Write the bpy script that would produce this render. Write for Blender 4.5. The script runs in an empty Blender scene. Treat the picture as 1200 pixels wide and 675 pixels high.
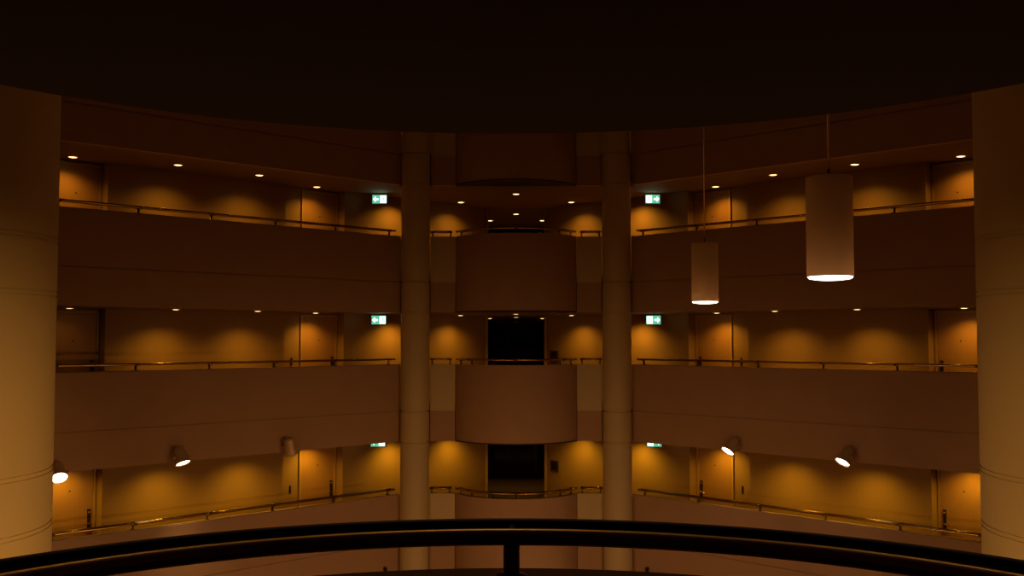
import bpy, math, random
from mathutils import Vector, Matrix
C = bpy.context.scene.collection
PI = math.pi
random.seed(4)

# ------------------------------------------------------------------ levels
EYE = 1.63
YM = 13.33                      # the plan mirrors about this line
H = 3.1
F = {0: 2*H, 1: H, 2: 0.0, 3: -H}      # floor heights: 0 = above the frame, 3 = lowest gallery in view
SOF, SEAM, TOP, RAIL = -.894, -.16, .955, 1.1
S_FACE, S_WALL, S_DOOR = 27.33, 29.95, 30.40   # x+y of the gallery front, the gallery wall, the door recess
LEVEL = {0: 'uppermost', 1: 'top', 2: 'middle', 3: 'lowest'}

# ------------------------------------------------------------------ materials
def mat(name, col, rough=.6, metal=0., noise=None, bump=None, spec=.5):
    m = bpy.data.materials.new(name); m.use_nodes = True
    nt = m.node_tree; b = nt.nodes['Principled BSDF']
    b.inputs['Base Color'].default_value = (*col, 1)
    b.inputs['Roughness'].default_value = rough
    b.inputs['Metallic'].default_value = metal
    b.inputs['Specular IOR Level'].default_value = spec
    if noise or bump:
        tc = nt.nodes.new('ShaderNodeTexCoord')
    if noise:
        sc, amt, stretch = noise
        mp = nt.nodes.new('ShaderNodeMapping'); mp.inputs['Scale'].default_value = stretch
        nz = nt.nodes.new('ShaderNodeTexNoise'); nz.inputs['Scale'].default_value = sc; nz.inputs['Detail'].default_value = 5
        rp = nt.nodes.new('ShaderNodeMix'); rp.data_type = 'RGBA'
        rp.inputs[6].default_value = (*[c*(1-amt) for c in col], 1)
        rp.inputs[7].default_value = (*[min(1, c*(1+amt)) for c in col], 1)
        nt.links.new(tc.outputs['Object'], mp.inputs['Vector'])
        nt.links.new(mp.outputs['Vector'], nz.inputs['Vector'])
        nt.links.new(nz.outputs['Fac'], rp.inputs[0])
        nt.links.new(rp.outputs[2], b.inputs['Base Color'])
    if bump:
        sc, st = bump
        n2 = nt.nodes.new('ShaderNodeTexNoise'); n2.inputs['Scale'].default_value = sc
        bp = nt.nodes.new('ShaderNodeBump'); bp.inputs['Strength'].default_value = st; bp.inputs['Distance'].default_value = .01
        nt.links.new(tc.outputs['Object'], n2.inputs['Vector'])
        nt.links.new(n2.outputs['Fac'], bp.inputs['Height'])
        nt.links.new(bp.outputs['Normal'], b.inputs['Normal'])
    return m
def emat(name, col, strength):
    m = bpy.data.materials.new(name); m.use_nodes = True
    nt = m.node_tree; nt.nodes.clear()
    e = nt.nodes.new('ShaderNodeEmission'); e.inputs[0].default_value = (*col, 1); e.inputs[1].default_value = strength
    o = nt.nodes.new('ShaderNodeOutputMaterial'); nt.links.new(e.outputs[0], o.inputs[0])
    return m
def translucent(m, fac, col):
    nt = m.node_tree; b = nt.nodes['Principled BSDF']; out = nt.nodes['Material Output']
    t = nt.nodes.new('ShaderNodeBsdfTranslucent'); t.inputs[0].default_value = (*col,1)
    mx = nt.nodes.new('ShaderNodeMixShader'); mx.inputs[0].default_value = fac
    nt.links.new(b.outputs[0], mx.inputs[1]); nt.links.new(t.outputs[0], mx.inputs[2]); nt.links.new(mx.outputs[0], out.inputs['Surface'])
M = {
 'stucco':  mat('pink_stucco', (.43,.26,.15), .75, noise=(2.2,.08,(1,1,1)), bump=(60,.12)),
 'cream':   mat('cream_paint', (.57,.44,.23), .6, noise=(1.5,.04,(1,1,.4))),
 'tower':   mat('tower_paint', (.62,.49,.25), .6, noise=(1.2,.04,(1,1,.5))),
 'groove':  mat('shadow_joint', (.16,.10,.05), .8),
 'wall':    mat('gallery_wallpaper', (.30,.175,.05), .6, noise=(3,.06,(1,1,.3))),
 'door':    mat('door_veneer', (.36,.185,.05), .45, noise=(5,.10,(6,6,.5))),
 'frame':   mat('door_frame_wood', (.40,.24,.075), .45, noise=(5,.08,(6,6,.5))),
 'floor':   mat('gallery_carpet', (.11,.06,.03), .95, noise=(14,.2,(1,1,1))),
 'lobby':   mat('lobby_stone', (.42,.27,.15), .5, noise=(1.5,.15,(1,1,1))),
 'ceil':    mat('ceiling_plaster', (.26,.17,.095), .8),
 'soffit':  mat('shaded_soffit', (.045,.026,.015), .85),  # shade of the unlit undersides put into the colour
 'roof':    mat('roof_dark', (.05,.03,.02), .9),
 'bronze':  mat('polished_bronze', (.60,.38,.14), .26, 1.),
 'bronze3': mat('pale_bronze_tube', (.9,.62,.28), .32, 1.),  # paler and rougher than the far rails so its highlight shows
 'bronze2': mat('dull_bronze', (.20,.11,.045), .4, 1.),
 'black':   mat('black_metal', (.012,.01,.009), .4, .3),
 'lock':    mat('lock_metal', (.03,.022,.015), .35, .6),
 'brass':   mat('brass', (.75,.52,.22), .25, 1.),
 'shade':   mat('pendant_shade', (.74,.58,.36), .65),
 'can':     mat('lamp_can', (.58,.40,.24), .45, .3),
 'ring':    mat('lamp_ring', (.55,.42,.26), .4, .3),
 'glass':   mat('night_glass', (.002,.002,.003), .06, 0., spec=.4),
 'mull':    mat('window_frame_metal', (.02,.014,.01), .5, .5),
 'steel':   mat('brushed_panel', (.10,.06,.03), .4, .6),
 'lens':    emat('downlight_lens', (1,.64,.24), 4),
 'lens_dim':emat('downlight_lens_dim', (1,.62,.25), 2.2),
 'lensw':   emat('spot_lens', (1,.86,.62), 16),
 'diff':    emat('pendant_diffuser', (1,.84,.72), 7),
 'sgreen':  emat('sign_green', (.16,.62,.36), .9),
 'swhite':  emat('sign_white', (.66,1,.78), 3.2),
 'unlit':   mat('unlit_lens', (.30,.24,.18), .15),
}

translucent(M['shade'], .17, (.9,.66,.40))

# ------------------------------------------------------------------ mesh helpers
class MB:
    def __init__(s): s.v = []; s.f = []; s.sm = []
    def add(s, vs, fs, smooth=False):
        b = len(s.v); s.v += [tuple(v) for v in vs]; s.f += [tuple(b+i for i in f) for f in fs]; s.sm += [smooth]*len(fs); return s
    def box(s, x0,x1,y0,y1,z0,z1, M4=None):
        vs = [Vector(p) for p in ((x0,y0,z0),(x1,y0,z0),(x1,y1,z0),(x0,y1,z0),(x0,y0,z1),(x1,y0,z1),(x1,y1,z1),(x0,y1,z1))]
        if M4: vs = [M4 @ v for v in vs]
        return s.add(vs, [(0,3,2,1),(4,5,6,7),(0,1,5,4),(1,2,6,5),(2,3,7,6),(3,0,4,7)])
    def prism(s, pts, z0, z1):
        n = len(pts)
        vs = [(x,y,z0) for x,y in pts] + [(x,y,z1) for x,y in pts]
        return s.add(vs, [tuple(range(n-1,-1,-1)), tuple(range(n,2*n))] + [(i,(i+1)%n,n+(i+1)%n,n+i) for i in range(n)])
    def lathe(s, prof, n=32, M4=None, smooth=True, capped=True):
        vs = []
        for r, z in prof:
            for k in range(n):
                a = 2*PI*k/n; vs.append(Vector((r*math.cos(a), r*math.sin(a), z)))
        if M4: vs = [M4 @ v for v in vs]
        m = len(prof)
        fs = [(i*n+k, i*n+(k+1)%n, (i+1)*n+(k+1)%n, (i+1)*n+k) for i in range(m-1) for k in range(n)]
        s.add(vs, fs, smooth)
        if capped:
            b = len(s.v) - len(vs)
            s.f += [tuple(b+k for k in range(n-1,-1,-1)), tuple(b+(m-1)*n+k for k in range(n))]; s.sm += [False]*2
        return s
    def sweep(s, path, prof, smooth=False):
        # path: plan points; prof: closed loop of (offset to the right-hand normal, z)
        P = [Vector((x,y)) for x,y in path]; n = len(P); m = len(prof); vs = []
        for i in range(n):
            d0 = (P[i]-P[i-1]).normalized() if i else (P[1]-P[0]).normalized()
            d1 = (P[i+1]-P[i]).normalized() if i < n-1 else d0
            n0, n1 = Vector((d0.y,-d0.x)), Vector((d1.y,-d1.x))
            nn = (n0+n1); nn = nn/ max(.2, nn.dot(n0)) if nn.length > 1e-6 else n0
            for o, z in prof:
                q = P[i] + nn*o; vs.append((q.x,q.y,z))
        fs = [(i*m+k, i*m+(k+1)%m, (i+1)*m+(k+1)%m, (i+1)*m+k) for i in range(n-1) for k in range(m)]
        s.add(vs, fs, smooth)
        b = len(s.v)-len(vs)
        s.f += [tuple(b+k for k in range(m)), tuple(b+(n-1)*m+k for k in range(m-1,-1,-1))]; s.sm += [False]*2
        return s
    def tube(s, pts, r, n=10, cap=True):
        P = [Vector(p) for p in pts]; vs = []; k0 = len(P)
        for i in range(k0):
            d = ((P[i+1]-P[i]).normalized() if i < k0-1 else Vector()) + ((P[i]-P[i-1]).normalized() if i else Vector())
            d.normalize()
            up = Vector((0,0,1)) if abs(d.z) < .95 else Vector((1,0,0))
            a = d.cross(up).normalized(); b = a.cross(d)
            for k in range(n):
                t = 2*PI*k/n; vs.append(P[i] + a*r*math.cos(t) + b*r*math.sin(t))
        fs = [(i*n+k, i*n+(k+1)%n, (i+1)*n+(k+1)%n, (i+1)*n+k) for i in range(k0-1) for k in range(n)]
        b0 = len(s.v); s.add(vs, fs, True)
        if cap: s.f += [tuple(b0+k for k in range(n-1,-1,-1)), tuple(b0+(k0-1)*n+k for k in range(n))]; s.sm += [False]*2
        return s
    def build(s, name, m, parent=None, bevel=0.):
        me = bpy.data.meshes.new(name); me.from_pydata(s.v, [], s.f)
        me.polygons.foreach_set('use_smooth', s.sm)
        import bmesh
        bm = bmesh.new(); bm.from_mesh(me); bmesh.ops.recalc_face_normals(bm, faces=bm.faces); bm.to_mesh(me); bm.free()
        o = bpy.data.objects.new(name, me); C.objects.link(o); me.materials.append(m)
        if parent:
            o.parent = parent
            o.matrix_parent_inverse = parent.matrix_basis.inverted()
        if bevel:
            b = o.modifiers.new('bevel','BEVEL'); b.width = bevel; b.segments = 2; b.limit_method = 'ANGLE'
        return o
def tag(o, label=None, cat=None, group=None, kind=None):
    if label: o['label'] = label
    if cat: o['category'] = cat
    if group: o['group'] = group
    if kind: o['kind'] = kind
    return o
def empty(name, loc, label, cat, group=None, kind=None):
    o = bpy.data.objects.new(name, None); C.objects.link(o); o.location = loc; o.empty_display_size = .1
    return tag(o, label, cat, group, kind)
def struct(o): o['kind'] = 'structure'; return o
def light(name, typ, loc, col, power, parent=None, **kw):
    d = bpy.data.lights.new(name, typ); d.color = col; d.energy = power
    for k, v in kw.items(): setattr(d, k, v)
    o = bpy.data.objects.new(name, d); C.objects.link(o); o.location = loc
    if parent: o.parent = parent; o.matrix_parent_inverse = parent.matrix_basis.inverted()
    return o
def aim(o, target):
    o.rotation_euler = (Vector(target)-Vector(o.location)).to_track_quat('-Z','Y').to_euler()

WARM = (1.0, .50, .10)
SIDES = ((-1,'left'), (1,'right'))
def onS(u, S):                  # the plan point at lateral/depth ratio u on the line x+y = S (right-hand side)
    y = S/(1+u); return u*y, y
def arc(cy, r, half, far, n=40):
    # bay arc from x=-half to +half; far bay bulges to -y, near bay to +y
    a0 = math.asin(min(1, half/r)); out = []
    for i in range(n+1):
        a = -a0 + 2*a0*i/n
        out.append((r*math.sin(a), cy - r*math.cos(a) if far else cy + r*math.cos(a)))
    return out
R_BAY = 1.61; CY_FAR = 2*YM-1.34; CY_NEAR = 1.34
Y_PANEL = 24.62

# ------------------------------------------------------------------ setting: floors, ceilings, walls
half_plan = [(-14,15.45),(-12.1,15.45),(-2.685,24.865),(-2.05,24.865),(-2.05,24.78),(2.05,24.78),(2.05,24.865),(2.685,24.865),(12.1,15.45),(14,15.45),(14,17.0),(2.4,28.6),(2.4,34.2),(-2.4,34.2),(-2.4,28.6),(-14,17.0)]
mir = lambda pts: [(x, 2*YM-y) for x, y in pts]
for lv in (0,1,2,3):
    for pl, near in ((half_plan,False),(mir(half_plan),True)):
        struct(MB().prism(pl, F[lv]-.08, F[lv]).build('floor', M['floor']))
for lv in (0,1,2,3):
    zc = F[lv]+H+SOF
    for pl, near in ((half_plan,False),(mir(half_plan),True)):
        struct(MB().prism(pl, zc+.002, zc+.07).build('ceiling', M['soffit' if near and lv==2 else 'ceil']))  # near ceiling takes the shade-dark soffit colour to stay black
struct(MB().prism([(-14,-8),(14,-8),(14,34.6),(-14,34.6)], -8.6, -8.5).build('floor_lobby', M['lobby']))
struct(MB().prism([(-14,-8),(14,-8),(14,34.6),(-14,34.6)], 11.6, 11.8).build('ceiling_roof', M['roof']))

def wall_path(sx):
    # right-hand plan, from the lobby opening outwards, with two door recesses
    p = [(.84, S_WALL-.84)]
    for u0, L in ((.1697,1.73),(.405,1.73)):
        x,y = onS(u0, S_WALL); k = (S_DOOR-S_WALL)/2
        d = L/math.sqrt(2)
        p += [(x,y),(x+k,y+k),(x+k+d,y+k-d),(x+d,y-d)]
    p += [(14.0, S_WALL-14.0)]
    return [(sx*x,y) for x,y in p]
def wall_prof(sx, z0, z1, t=.16):
    o = -t*sx   # outwards (away from the atrium)
    return [(0,z0),(o,z0),(o,z1),(0,z1)]
for sx, side in SIDES:
    for lv in (0,1,2,3):
        p = wall_path(sx)
        # right-hand normal of a path running outward on the right side points to the atrium
        o = MB().sweep(p, wall_prof(sx, F[lv], F[lv]+H+SOF)).build('wall_'+side, M['wall']); struct(o)
        pn = [(x, 2*YM-y) for x,y in p]
        struct(MB().sweep(pn, wall_prof(-sx, F[lv], F[lv]+H+SOF)).build('wall_near_'+side, M['wall']))
        # skirting along the gallery wall
        struct(MB().sweep(p, [(0,F[lv]),(.018*sx,F[lv]),(.018*sx,F[lv]+.10),(0,F[lv]+.10)]).build('baseboard_'+side, M['frame']))
    struct(MB().box(min(sx*14,sx*14.2), max(sx*14,sx*14.2), 9, 17.8, -8.5, 11.6).build('wall_end_'+side, M['cream']))
    # below the lowest gallery
    struct(MB().sweep([(0,S_WALL),(sx*14,S_WALL-14)], wall_prof(sx,-8.5,F[3]+SOF+.0)).build('wall_lobby_'+side, M['stucco']))
    struct(MB().sweep([(0,2*YM-S_WALL),(sx*14,2*YM-S_WALL+14)], wall_prof(-sx,-8.5,F[3]+SOF)).build('wall_lobby_near_'+side, M['stucco']))

# lift lobbies behind the far wall: side walls, jamb posts, dark window at the end
wn = 0
for lv in (1,2,3):
    z0, z1 = F[lv], F[lv]+H+SOF
    for sx, side in SIDES:
        struct(MB().box(*sorted((sx*1.55,sx*1.68)), 28.9, 34.05, z0, z1).build('wall_corridor_'+side, M['wall']))
        struct(MB().box(*sorted((sx*.82,sx*1.7)), 29.14, 29.30, z0, z1).build('wall_return_'+side, M['wall']))
        struct(MB().box(*sorted((sx*.805,sx*.88)), 29.02, 29.32, z0, z1).build('trim_%d' % (1 if sx<0 else 2), M['wall']))
    wn += 1
    w = MB()
    for x0,x1 in ((-1.55,-1.50),(1.50,1.55),(-.33,-.28),(.62,.67)): w.box(x0,x1,34.0,34.06,z0,z1)
    w.box(-1.55,1.55,34.0,34.06,z0,z0+.08).box(-1.55,1.55,34.0,34.06,z1-.06,z1)
    e = empty('window_%d' % wn, (0,34.03,z0), 'dark night window at the end of the %s level lift lobby' % LEVEL[lv], 'window', None, 'structure')
    w.build('window_frame', M['mull'], e)
    for x0,x1 in ((-1.50,-.33),(-.28,.62),(.67,1.50)):
        MB().box(x0,x1,34.025,34.035,z0+.08,z1-.06).build('pane', M['glass'], e)

# ------------------------------------------------------------------ doors in the recesses
dn = 0
def door(sx, side, lv, u0, where):
    global dn; dn += 1
    x, y = onS(u0, S_WALL); k = (S_DOOR-S_WALL)/2
    ox, oy = sx*(x+k), y+k
    ax = Vector((sx*.70711, -.70711, 0)); nz = Vector((-sx*.70711, -.70711, 0)); up = Vector((0,0,1))
    T = Matrix.Translation((ox,oy,F[lv])) @ Matrix((( ax.x,nz.x,0,0),(ax.y,nz.y,0,0),(0,0,1,0),(0,0,0,1)))
    # local axes: x along the wall away from the centre, y towards the atrium, z up
    r = empty('door_%d' % dn, (ox,oy,F[lv]), 'honey brown flush door %s on the %s gallery, %s side' % (where, LEVEL[lv], side), 'door', 'hotel room doors', 'structure')
    MB().box(.07,1.03,.004,.03,.005,2.10, T).build('door_leaf', M['door'], r, .003)
    MB().box(.012,.066,.003,.05,0,2.165,T).box(1.034,1.088,.003,.05,0,2.165,T).box(.066,1.034,.003,.05,2.105,2.165,T).build('door_frame', M['frame'], r, .003)
    lk = MB().box(.115,.185,.03,.05,.70,1.12,T).build('lock_plate', M['lock'], r, .006)
    Rl = T @ Matrix.Translation((.15,.05,.83)) @ Matrix.Rotation(-PI/2,4,'X')
    MB().lathe([(.016,0),(.016,.045)],12,Rl).tube([T@Vector((.14,.092,.83)),T@Vector((.20,.097,.83)),T@Vector((.275,.09,.83))],.0105).build('lever_handle', M['brass'], lk)
    MB().box(.125,.175,.05,.056,1.04,1.075,T).build('card_slot', M['brass'], lk)
    Rp = T @ Matrix.Translation((.55,.029,1.53)) @ Matrix.Rotation(-PI/2,4,'X')
    MB().lathe([(.017,0),(.017,.006),(.012,.008)],12,Rp).build('peephole', M['black'], r)
    return T
def wall_switch(sx, side, lv, T, where):
    MBo = MB().box(1.30,1.345,.002,.016,.92,1.10,T).build('room_switch', M['lock'], None, .003)
    tag(MBo, 'slim dark switch plate on %s gallery wall, %s side, %s' % (LEVEL[lv], side, where), 'switch', 'room switch plates')
for lv in (1,2,3):
    for sx, side in SIDES:
        T = door(sx, side, lv, .1697, 'nearer the column')
        wall_switch(sx, side, lv, T, 'beside the door')
        door(sx, side, lv, .405, 'next to the big round tower')

# ------------------------------------------------------------------ parapets
def parapet_profiles(sg, t=.15):
    # sg: +1/-1 -> which way is the atrium; offsets positive towards the atrium
    def body(f): return [(0,f+TOP-.014),(-.014*sg,f+TOP),(-t*sg,f+TOP),(-t*sg,f+SEAM-.012),(-.022*sg,f+SEAM-.012),(-.022*sg,f+SEAM+.014),(0,f+SEAM+.014)]
    def fascia(f): return [(0,f+SEAM-.012),(-t*sg,f+SEAM-.012),(-t*sg,f+SOF),(0,f+SOF)]
    return body, fascia
XR0 = 2.79
for lv in (0,1,2,3):
    for sx, side in SIDES:
        path = [(sx*XR0, S_FACE-XR0),(sx*12.0, S_FACE-12.0)]
        b, fa = parapet_profiles(sx)
        o = MB().sweep(path, b(F[lv])).build('gallery_parapet', M['stucco'])
        tag(o, 'long plain brown parapet of the %s gallery between %s column and %s tower' % (LEVEL[lv], side, side), 'parapet', 'gallery parapets')
        MB().sweep(path, fa(F[lv])).build('fascia_band', M['stucco'], o)
        # pale panel between the column and the curved balcony
        pp = [(sx*1.475, Y_PANEL),(sx*2.08, Y_PANEL)]
        o = MB().sweep(pp, [(0,F[lv]+TOP),(-.15*sx,F[lv]+TOP),(-.15*sx,F[lv]+SEAM),(0,F[lv]+SEAM)]).build('parapet_panel', M['cream'])
        tag(o, 'pale cream parapet panel between %s column and curved balcony on the %s level' % (side, LEVEL[lv]), 'panel', 'cream parapet panels')
        f = MB().sweep(pp, [(-.012*sx,F[lv]+SEAM),(-.15*sx,F[lv]+SEAM),(-.15*sx,F[lv]+SOF),(-.012*sx,F[lv]+SOF)]).build('fascia_band', M['stucco'], o)
        f['label'] = 'brown band under the cream panel'
        # near half of the building (behind the camera's own balcony)
        pn = [(x,2*YM-y) for x,y in path]
        bn, fn = parapet_profiles(-sx)
        struct(MB().sweep(pn, bn(F[lv])).sweep(pn, fn(F[lv])).build('wall_parapet_near_'+side, M['stucco']))
        pq = [(x,2*YM-y) for x,y in pp]
        struct(MB().sweep(pq, [(0,F[lv]+TOP),(.15*sx,F[lv]+TOP),(.15*sx,F[lv]+SOF),(0,F[lv]+SOF)]).build('wall_panel_near_'+side, M['cream']))

def bay(lv, far, label, R_BAY=R_BAY, overhead=False):
    cy = CY_FAR if far else CY_NEAR
    sg = 1 if far else -1
    outer = arc(cy, R_BAY, 1.29 if overhead else 1.465, far); z = F[lv]
    e = empty('curved_balcony', (0, cy - sg*R_BAY, z+SOF), label, 'balcony', 'curved balconies')
    yb = Y_PANEL+.157 if far else 2*YM-Y_PANEL-.157
    MB().sweep(outer, [(0,z+TOP),(-.15*sg,z+TOP),(-.15*sg,z+SOF+.031),(0,z+SOF+.031)]).build('curved_parapet', M['stucco'], e)
    inner = arc(cy, R_BAY-.15, 1.07 if overhead else 1.31, far)
    hx = abs(inner[0][0])-.005
    MB().prism(inner+[(hx,yb),(-hx,yb)], z-.08, z).build('deck', M['floor'], e)
    if overhead:   # one continuous dark soffit, added to keep the underside black back over the camera
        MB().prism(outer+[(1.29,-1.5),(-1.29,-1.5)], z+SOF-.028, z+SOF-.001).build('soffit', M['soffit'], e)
    else:
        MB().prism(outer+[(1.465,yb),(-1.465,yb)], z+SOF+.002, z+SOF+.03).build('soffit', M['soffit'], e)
    return e
for lv in (0,1,2,3):
    bay(lv, True, 'curved brown balcony front at the centre of the %s level' % LEVEL[lv])
bay(2, False, 'curved near balcony parapet right under the foreground handrail')
bay(1, False, 'black underside of the balcony directly overhead, filling the top of the picture', 1.44, True)

# ------------------------------------------------------------------ columns and towers
SEAMS = [F[lv]+s for lv in (0,1,2,3) for s in (SEAM, SOF)]
def ringed(name, x, y, r, z0, z1, m, label, cat, group, g=.018, n=48, double=False):
    o = MB()
    zs = sorted(s for s in SEAMS if z0 < s < z1)
    prof = [(r,z0)]
    for s in zs:
        for q in ((s-.03,s+.03) if double else (s,)):
            prof += [(r,q-g),(r-g*1.2,q-g+.002),(r-g*1.2,q+g-.002),(r,q+g)]
    prof.append((r,z1))
    # split so that flat shafts shade smoothly but grooves stay crisp
    ob = MB().lathe(prof, n).build(name, m)
    ob.location = (x,y,0)
    md = ob.modifiers.new('edge','EDGE_SPLIT'); md.split_angle = math.radians(40)
    return tag(ob, label, cat, group)
for sx, side in SIDES:
    ringed('column', sx*2.43, 24.50, .345, -8.5, 11.6, M['cream'],
           'slim round cream column %s of the curved balconies' % side, 'column', 'slim round columns')
    ringed('round_tower', sx*8.10, YM, 1.88, -8.5, 11.59, M['tower'],
           'huge round cream tower at the %s edge with double ring joints' % side, 'tower', 'round towers', .016, 128, True)

# ------------------------------------------------------------------ handrails
def along(path, s):
    acc = 0
    for a,b in zip(path, path[1:]):
        a, b = Vector(a), Vector(b); L = (b-a).length
        if acc+L >= s-1e-6: 
            t = (s-acc)/L; d = (b-a).normalized(); return a+(b-a)*t, d
        acc += L
    return Vector(path[-1]), d
def length(path): return sum((Vector(b)-Vector(a)).length for a,b in zip(path, path[1:]))
def offset(path, o):
    m = MB().sweep(path, [(o,0),(o,1),(o,2)]); return [(m.v[i][0], m.v[i][1]) for i in range(0, len(m.v), 3)]
TR = .0235
def handrail(path, sg, z, posts, label, group, post_r=.0225, m='bronze', name='handrail', m2=None, drop=0., collar=.004, lift=0.):
    # path: line of the parapet's atrium face; sg: side of the atrium
    front = offset(path, -.02*sg); back = offset(path, -.125*sg); mid = offset(path, -.125*sg)
    p0 = Vector(back[len(back)//2])
    e = empty(name, (p0.x, p0.y, z+TOP), label, 'handrail', group)
    zc = z+RAIL-TR+lift
    def ends(p):
        q = [(x,y,zc) for x,y in p]
        return q
    MB().tube(ends(front), TR, 12).build('front_tube', M[m2 or m], e)
    MB().tube([(x,y,zc-drop) for x,y in back], TR, 12).build('rear_tube', M[m], e)
    L = length(back); scale = L
    for s in posts:
        q, d = along(back, s*L); f, _ = along(front, s*length(front))
        o = MB().lathe([(post_r*1.9,z+TOP),(post_r*1.9,z+TOP+.012),(post_r,z+TOP+.016),(post_r,zc-.02)], 14, Matrix.Translation((q.x,q.y,0)))
        o.tube([(q.x,q.y,zc-drop),(f.x,f.y,zc)], .013, 8)
        d3 = Vector((d.x,d.y,0))
        if collar > .002:
            o.tube([Vector((q.x,q.y,zc-drop))-d3*.028, Vector((q.x,q.y,zc-drop))+d3*.028], TR+collar, 12)
            o.tube([Vector((f.x,f.y,zc))-d3*.028, Vector((f.x,f.y,zc))+d3*.028], TR+collar, 12)
        o.build('post', M['bronze2'], e)
    return e
for lv in (1,2,3):
    for sx, side in SIDES:
        x0, x1 = 2.90, 12.0
        path = [(sx*x0,S_FACE-x0),(sx*x1,S_FACE-x1)]
        L = length(path)
        posts = [s/L for s in [(u-x0)*math.sqrt(2) for u in (2.98,4.08,5.20,6.29,7.40,8.50,9.6,10.7,11.8)]]
        handrail(path, sx, F[lv], posts, 'bronze double handrail along the %s gallery, %s side' % (LEVEL[lv], side), 'gallery handrails')
        pp = [(sx*1.56,Y_PANEL),(sx*2.08,Y_PANEL)]
        handrail(pp, sx, F[lv], (.08,.92), 'short bronze rail on the %s cream panel of the %s level' % (side, LEVEL[lv]), 'short panel rails', name='short_rail', post_r=.016)
    handrail(arc(CY_FAR,R_BAY,1.47,True), 1, F[lv], (.02,.16,.34,.5,.66,.84,.98), 'curved bronze handrail on the round balcony of the %s level' % LEVEL[lv], 'curved balcony handrails', post_r=.018)
# ------------------------------------------------------------------ the camera's own handrail
handrail(arc(CY_NEAR,R_BAY,1.55,False,64), -1, F[2], (.03,.5,.97), 'thick dark curved double handrail across the foreground', None, name='foreground_handrail', m='bronze3', m2='black', drop=.009, collar=.001)

# ------------------------------------------------------------------ recessed downlights
lens_r, ring_r = .082, .108
def fixture(x, y, z, label, group, dim=False):
    e = empty('downlight', (x,y,z), label, 'downlight', group)
    Tm = Matrix.Translation((x,y,z))
    MB().lathe([(lens_r+.002,.001),(lens_r+.002,-.010),(ring_r-.006,-.012),(ring_r,-.004),(ring_r,.001)],28,Tm,capped=False).build('trim_ring', M['ring'], e)
    MB().lathe([(lens_r+.004,.0005),(lens_r+.004,-.005),(lens_r*.6,-.015),(.001,-.018)],28,Tm).build('lens', M['lens_dim' if dim else 'lens'], e)
    return e
def spot_down(x, y, z, power, parent=None, size=138, blend=1., col=WARM):
    o = light('downlight_lamp', 'SPOT', (x,y,z-.03), col, power, parent, spot_size=math.radians(size), spot_blend=blend, shadow_soft_size=.06)
    return o
def lamp_xy(u, S): return onS(u, S)
PW = {0: 0, 1: 106, 2: 110, 3: 116}
COL = {1:(1,.47,.05), 2:(1,.48,.05), 3:(1,.54,.035)}
spots = [ # u, S, description, strength
 (.4405,29.75,'before the door beside the {s} tower',.66),
 (.3355,28.88,'over the long {s} wall, nearer the tower',.9),
 (.2546,28.88,'over the long {s} wall, nearer the column',.9),
 (.1975,29.75,'before the door nearer the {s} column',.68),
 (.113,29.25,None,.9),
 (.0546,29.22,'above the wall just {s} of the central opening',.8)]
for lv in (1,2,3):
    z = F[lv]+H+SOF
    for sx, side in SIDES:
        for i,(u,S,desc,k) in enumerate(spots):
            x,y = lamp_xy(u,S); e = None
            dim = (lv==2 and sx<0 and i==0)
            if lv < 3 and desc:
                e = fixture(sx*x,y,z,'round %s gallery downlight %s' % (LEVEL[lv], desc.format(s=side)), 'gallery ceiling downlights', dim)
            pw = PW[lv]*k*(.07 if dim else 1)*(.85 if (sx<0 and lv==1) else 1)
            spot_down(sx*x,y,z,pw,e,col=COL[lv])
        if lv < 3:
            e = fixture(sx*.83,32.1,z,'small downlight deep in the %s level lobby, %s of the pair' % (LEVEL[lv],side), 'lift lobby downlights')
        else: e = None
        spot_down(sx*.83,32.1,z,PW[lv]*(.5 if lv==1 else .12),e,col=COL[lv])
    for (yy, lab) in ((30.4,'small downlight just inside the %s level central opening'),(26.1,'round downlight over the curved balcony of the %s level')):
        e = fixture(0,yy,z,lab % LEVEL[lv],'lift lobby downlights', dim=(lv==2)) if lv < 3 else None
        spot_down(0,yy,z,PW[lv]*((.5 if lv==1 else .15) if yy>30 else .25)*(.3 if lv==2 else 1),e,col=COL[lv])

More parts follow.
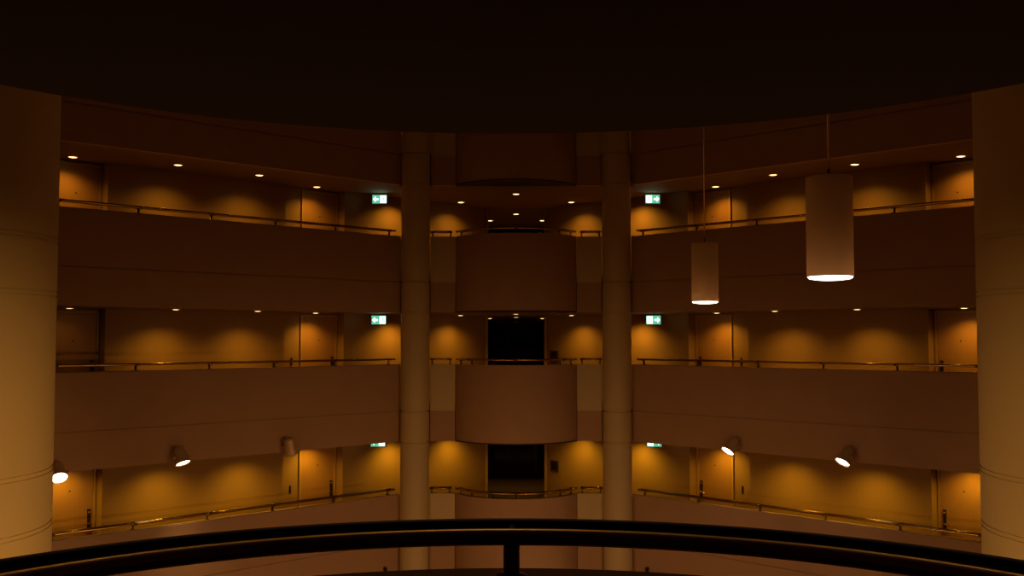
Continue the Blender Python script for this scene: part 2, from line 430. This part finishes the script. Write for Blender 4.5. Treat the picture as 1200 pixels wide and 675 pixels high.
# ------------------------------------------------------------------ exit signs
for lv in (1,2,3):
    for sx, side in SIDES:
        y = 25.95; x = .1350*y*sx; z = F[lv]+H+SOF
        e = empty('exit_sign', (x,y,z), 'lit green exit sign hanging on the %s gallery beside the %s column' % (LEVEL[lv],side), 'exit sign', 'green exit signs')
        w, h = .19, .115; zt = z-.045
        MB().box(x-w,x+w,y-.03,y+.03,zt-2*h,zt).build('housing', M['black'], e, .006)
        st = MB()
        for dx in (-.12,.12): st.tube([(x+dx,y,zt-.002),(x+dx,y,z+.001)],.006,8)
        st.build('hanger', M['black'], e)
        fy = y-.032
        face = MB().box(x-w+.006,x+w-.006,fy-.003,fy,zt-2*h+.006,zt-.006).build('green_face', M['sgreen'], e)
        # pictogram: doorway with a running figure on the inner side, arrow on the outer side
        pk = MB(); zc = zt-h; ix = x - sx*.095; q = fy-.005
        def poly(pts): pk.add([(a,q,b) for a,b in pts]+[(a,q-.002,b) for a,b in pts],
                              [tuple(range(len(pts))), tuple(range(2*len(pts)-1,len(pts)-1,-1))]+[(i,(i+1)%len(pts),len(pts)+(i+1)%len(pts),len(pts)+i) for i in range(len(pts))])
        def rect(a,b,c,d): poly([(a,c),(b,c),(b,d),(a,d)])
        # door opening (white field)
        rect(ix-.074,ix+.074,zc-.092,zc+.092); pk.build('doorway', M['swhite'], face); pk = MB()
        axx = x + sx*.09; s = sx
        # arrow pointing outwards
        poly([(axx-s*.062,zc-.022),(axx+s*.01,zc-.022),(axx+s*.01,zc-.07),(axx+s*.078,zc),(axx+s*.01,zc+.07),(axx+s*.01,zc+.022),(axx-s*.062,zc+.022)])
        pk.build('arrow', M['swhite'], face)
        fg = MB(); q2 = q-.004
        def limb(pts, r): fg.tube([(ix+s*a, q2, zc+b) for a,b in pts], r, 6)
        fg.lathe([(.001,-.016),(.012,-.011),(.016,0),(.012,.011),(.001,.016)],10,Matrix.Translation((ix+s*.018,q2,zc+.066)))
        limb([(.006,.045),(-.010,.0)],.014); limb([(-.010,.0),(.022,-.026),(.014,-.066)],.009); limb([(-.010,0),(-.024,-.040),(-.056,-.052)],.009)
        limb([(.006,.040),(.036,.022),(.052,.036)],.007); limb([(.002,.040),(-.030,.030),(-.038,.002)],.007)
        fg.build('running_figure', M['sgreen'], face)
        pl = MB().box(x-w-.004,x+w+.004,y-.036,y+.036,zt-2*h-.006,zt-2*h).build('base_edge', M['ring'], e)
        light('exit_glow','POINT',(x,y-.12,zt-h),(.35,1,.55),.035,e,shadow_soft_size=.08)

# ------------------------------------------------------------------ wall spotlights under the middle gallery
def wall_spot(u, sx, lit, direction, label, dz=0., S=27.33):
    x, y = onS(u, S); x *= sx
    n = Vector((-sx*.70711,-.70711,0)); t = Vector((sx*.70711,-.70711,0))
    z = F[2]+SOF+.13+dz
    base = Vector((x,y,z))
    e = empty('wall_spotlight', base, label, 'spotlight', 'parapet spotlights')
    Tb = Matrix.Translation(base) @ n.to_track_quat('Z','Y').to_matrix().to_4x4()
    MB().lathe([(.055,.001),(.055,.018),(.04,.025)],18,Tb).build('wall_plate', M['can'], e)
    hub = base + n*.26
    b = MB().tube([base+n*.02, hub], .018, 10)
    d = Vector(direction).normalized()
    sidev = d.cross(Vector((0,0,1))).normalized()
    Tc = Matrix.Translation(hub) @ d.to_track_quat('Z','Y').to_matrix().to_4x4()
    b.tube([hub-sidev*.165-d*.02, hub-sidev*.165+d*.04],.02,8).tube([hub+sidev*.165-d*.02, hub+sidev*.165+d*.04],.02,8)
    b.tube([hub-sidev*.165, hub-sidev*.165-d*.0+n*-.10, hub+sidev*.165+n*-.10, hub+sidev*.165],.011,8)
    b.build('bracket', M['can'], e)
    can = MB().lathe([(.001,-.217),(.06,-.213),(.085,-.20),(.105,-.16),(.115,-.05),(.15,.12),(.157,.135),(.157,.15),(.145,.15),(.135,.125),(.10,.05)],32,Tc,capped=False).build('lamp_can', M['can'], e)
    MB().lathe([(.134,.118),(.12,.128),(.06,.138),(.001,.140)],28,Tc).build('lens', M['lensw' if lit else 'unlit'], can)
    if lit:
        l = light('spot_lamp','SPOT', hub+d*.17, (1,.62,.25), 260, e, spot_size=math.radians(95), spot_blend=.7, shadow_soft_size=.1)
        aim(l, hub+d*5)
wall_spot(.4535,-1,True,( .42,-.62,-.68),'lit spotlight at the edge of the left round tower',-.085)
wall_spot(.3340,-1,True,( .42,-.28,-.95),'lit silver spotlight under the left middle gallery parapet')
wall_spot(.2275,-1,False,(.10,.30,-.95),'unlit spotlight under the left middle gallery parapet, dark against bright doorway')
wall_spot(.2165,1,True,(-.62,-.35,-.80),'lit spotlight above the right doorway, nearest the right column')
wall_spot(.3280,1,True,(-.55,-.32,-.80),'lit spotlight on the right middle gallery parapet over the long wall')

# small dark brackets low on the lowest gallery's front
for sx, side in SIDES:
    x,y = onS(.1285,S_FACE); x *= sx; z = F[3]+SOF+.12
    n = Vector((-sx*.70711,-.70711,0)); b = Vector((x,y,z))
    T = Matrix.Translation(b+n*.05)
    o = MB().lathe([(.012,-.10),(.03,-.04),(.045,.05),(.05,.06)],14,T).tube([b+n*.002,b+n*.05],.015,8).tube([b+n*.014+Vector((0,0,.075)),b+n*.05+Vector((0,0,.06))],.012,8).build('cone_bracket', M['lock'])
    tag(o, 'tiny dark cone bracket low on the lowest gallery beside the %s column' % side, 'bracket', 'cone brackets')

# ------------------------------------------------------------------ call panels beside the opening
for lv in (2,3):
    x, y = onS(.0378,S_WALL); z = F[lv]+1.07
    T = Matrix.Translation((x,y,z)) @ Matrix(((.70711,-.70711,0,0),(-.70711,-.70711,0,0),(0,0,1,0),(0,0,0,1)))
    o = MB().box(-.15,.15,.0,.025,-.16,.16,T).build('call_panel', M['steel'], None, .006)
    tag(o, 'dark square call panel right of the opening on the %s level' % LEVEL[lv], 'call panel', 'lift call panels')
    MB().box(-.11,.11,.025,.03,-.10,.13,T).build('screen', M['black'], o)
    MB().lathe([(.018,0),(.018,.008)],12,T@Matrix.Translation((0,.024,-.13))@Matrix.Rotation(-PI/2,4,'X')).build('button', M['brass'], o)

# ------------------------------------------------------------------ pendants
def pendant(x, y, label):
    r, h, zb = .226, 1.0, EYE+.585
    e = empty('pendant_lamp', (x,y,zb), label, 'pendant lamp', 'cylinder pendant lamps')
    T = Matrix.Translation((x,y,zb))
    sh = MB().lathe([(r-.012,.02),(r-.012,0),(r,0),(r,h-.012),(r-.012,h),(.03,h),(.03,h-.012),(r-.012,h-.02),(r-.012,.02)],56,T,capped=False).build('shade', M['shade'], e); sh.modifiers.new('s','EDGE_SPLIT').split_angle = math.radians(40)
    MB().lathe([(r-.013,.015),(r-.014,-.012),(r-.03,-.022),(r*.5,-.034),(.002,-.036)],48,T).build('diffuser', M['diff'], sh)
    MB().lathe([(.035,h-.001),(.035,h+.02),(.014,h+.03),(.014,h+.075)],16,T).build('connector', M['brass'], e)
    MB().tube([(x,y,zb+h+.07),(x,y,11.6)],.0105,10).build('rod', M['brass'], e)
    MB().lathe([(.07,11.56-zb),(.07,11.6-zb)],20,T).build('ceiling_plate', M['brass'], e)
    l = light('pendant_lamp_light','SPOT',(x,y,zb-.06),(1,.72,.42),60,e,spot_size=math.radians(120),spot_blend=.6,shadow_soft_size=.15)
pendant(3.135,10.10,'larger, nearer white cylinder pendant lamp hanging at the right')
pendant(3.225,17.30,'smaller, farther white cylinder pendant lamp hanging near the right column')

# ------------------------------------------------------------------ the other half's parapet spotlights (behind the camera), added tower spots and lobby fill
for sx,k in ((-1,1),(1,1)):     # the gallery above, hidden by the balcony overhead
    for u,S,desc,kk in spots[:5]:
        x,y = lamp_xy(u,S); spot_down(sx*x,y,F[0]+H+SOF,90*kk,None,col=COL[1])
AMB = (1.0,.50,.18)
for sx,k in ((-1,.85),(1,1.1)):
    for u,tx in ((.2235,1.0),(.329,4.0),(.4515,7.0)):
        x,y = onS(u,S_FACE-.35)
        p = Vector((sx*x,2*YM-y,F[2]+SOF+.1)); q = Vector((-sx*tx,S_FACE-tx,0)); d = q-p
        q.z = p.z - math.tan(math.radians(24))*math.hypot(d.x,d.y)
        l = light('spot_lamp','SPOT',p,AMB,630*k,None,spot_size=math.radians(82),spot_blend=1.,shadow_soft_size=.12)
        aim(l,q)
for sx,k in ((-1,1.),(1,.6)):  # unseen extra spots added to brighten the round towers
    l = light('spot_lamp','SPOT',(-sx*4.6,4.9,F[2]+SOF+.1),(1,.50,.14),2800*k,None,spot_size=math.radians(46),spot_blend=1.,shadow_soft_size=.12)
    aim(l,(sx*8.4,12.0,F[2]+SOF-.9))
def lobby(x, y, pw, size=1.6, z=-6.0):
    l = light('lobby_bounce_fill','AREA',(x,y,z),AMB,pw,None,shape='DISK',size=size)  # unseen upward disk, added to imitate light bounced off the lobby floor
    l.rotation_euler = (PI,0,0)
for sx, k in ((-1,1.3),(1,.8)):
    lobby(sx*4.0, 18.0, 5*k); lobby(sx*5.2, 10.5, 4*k)

# unseen spots added above the atrium to give the foreground rail its gold line
for x in (-7.5,-4,-.35,4,7.5):
    l = light('rail_highlight_spot','SPOT',(x,13.0,11.3),(1,.55,.16),42 if abs(x)>1 else 75,None,spot_size=math.radians(16),spot_blend=.8,shadow_soft_size=.3 if abs(x)>1 else .10)
    aim(l,(x*.25,2.85,1.0))

# ------------------------------------------------------------------ world, camera
w = bpy.data.worlds.new('World'); bpy.context.scene.world = w; w.use_nodes = True
w.node_tree.nodes['Background'].inputs[0].default_value = (.0,.0,.0,1)
w.node_tree.nodes['Background'].inputs[1].default_value = 0
cd = bpy.data.cameras.new('camera'); cam = bpy.data.objects.new('camera', cd); C.objects.link(cam)
cd.sensor_width = 36; cd.lens = 36*1190/1200; cd.clip_start = .05
cam.location = (.014,0,EYE-.012)
cam.rotation_euler = (PI/2+math.radians(2.75), 0, math.radians(.26))
s = bpy.context.scene; s.camera = cam
s.view_settings.view_transform = 'Standard'; s.view_settings.look = 'None'
s.view_settings.exposure = 0; s.view_settings.gamma = 1; s.view_settings.use_curve_mapping = False
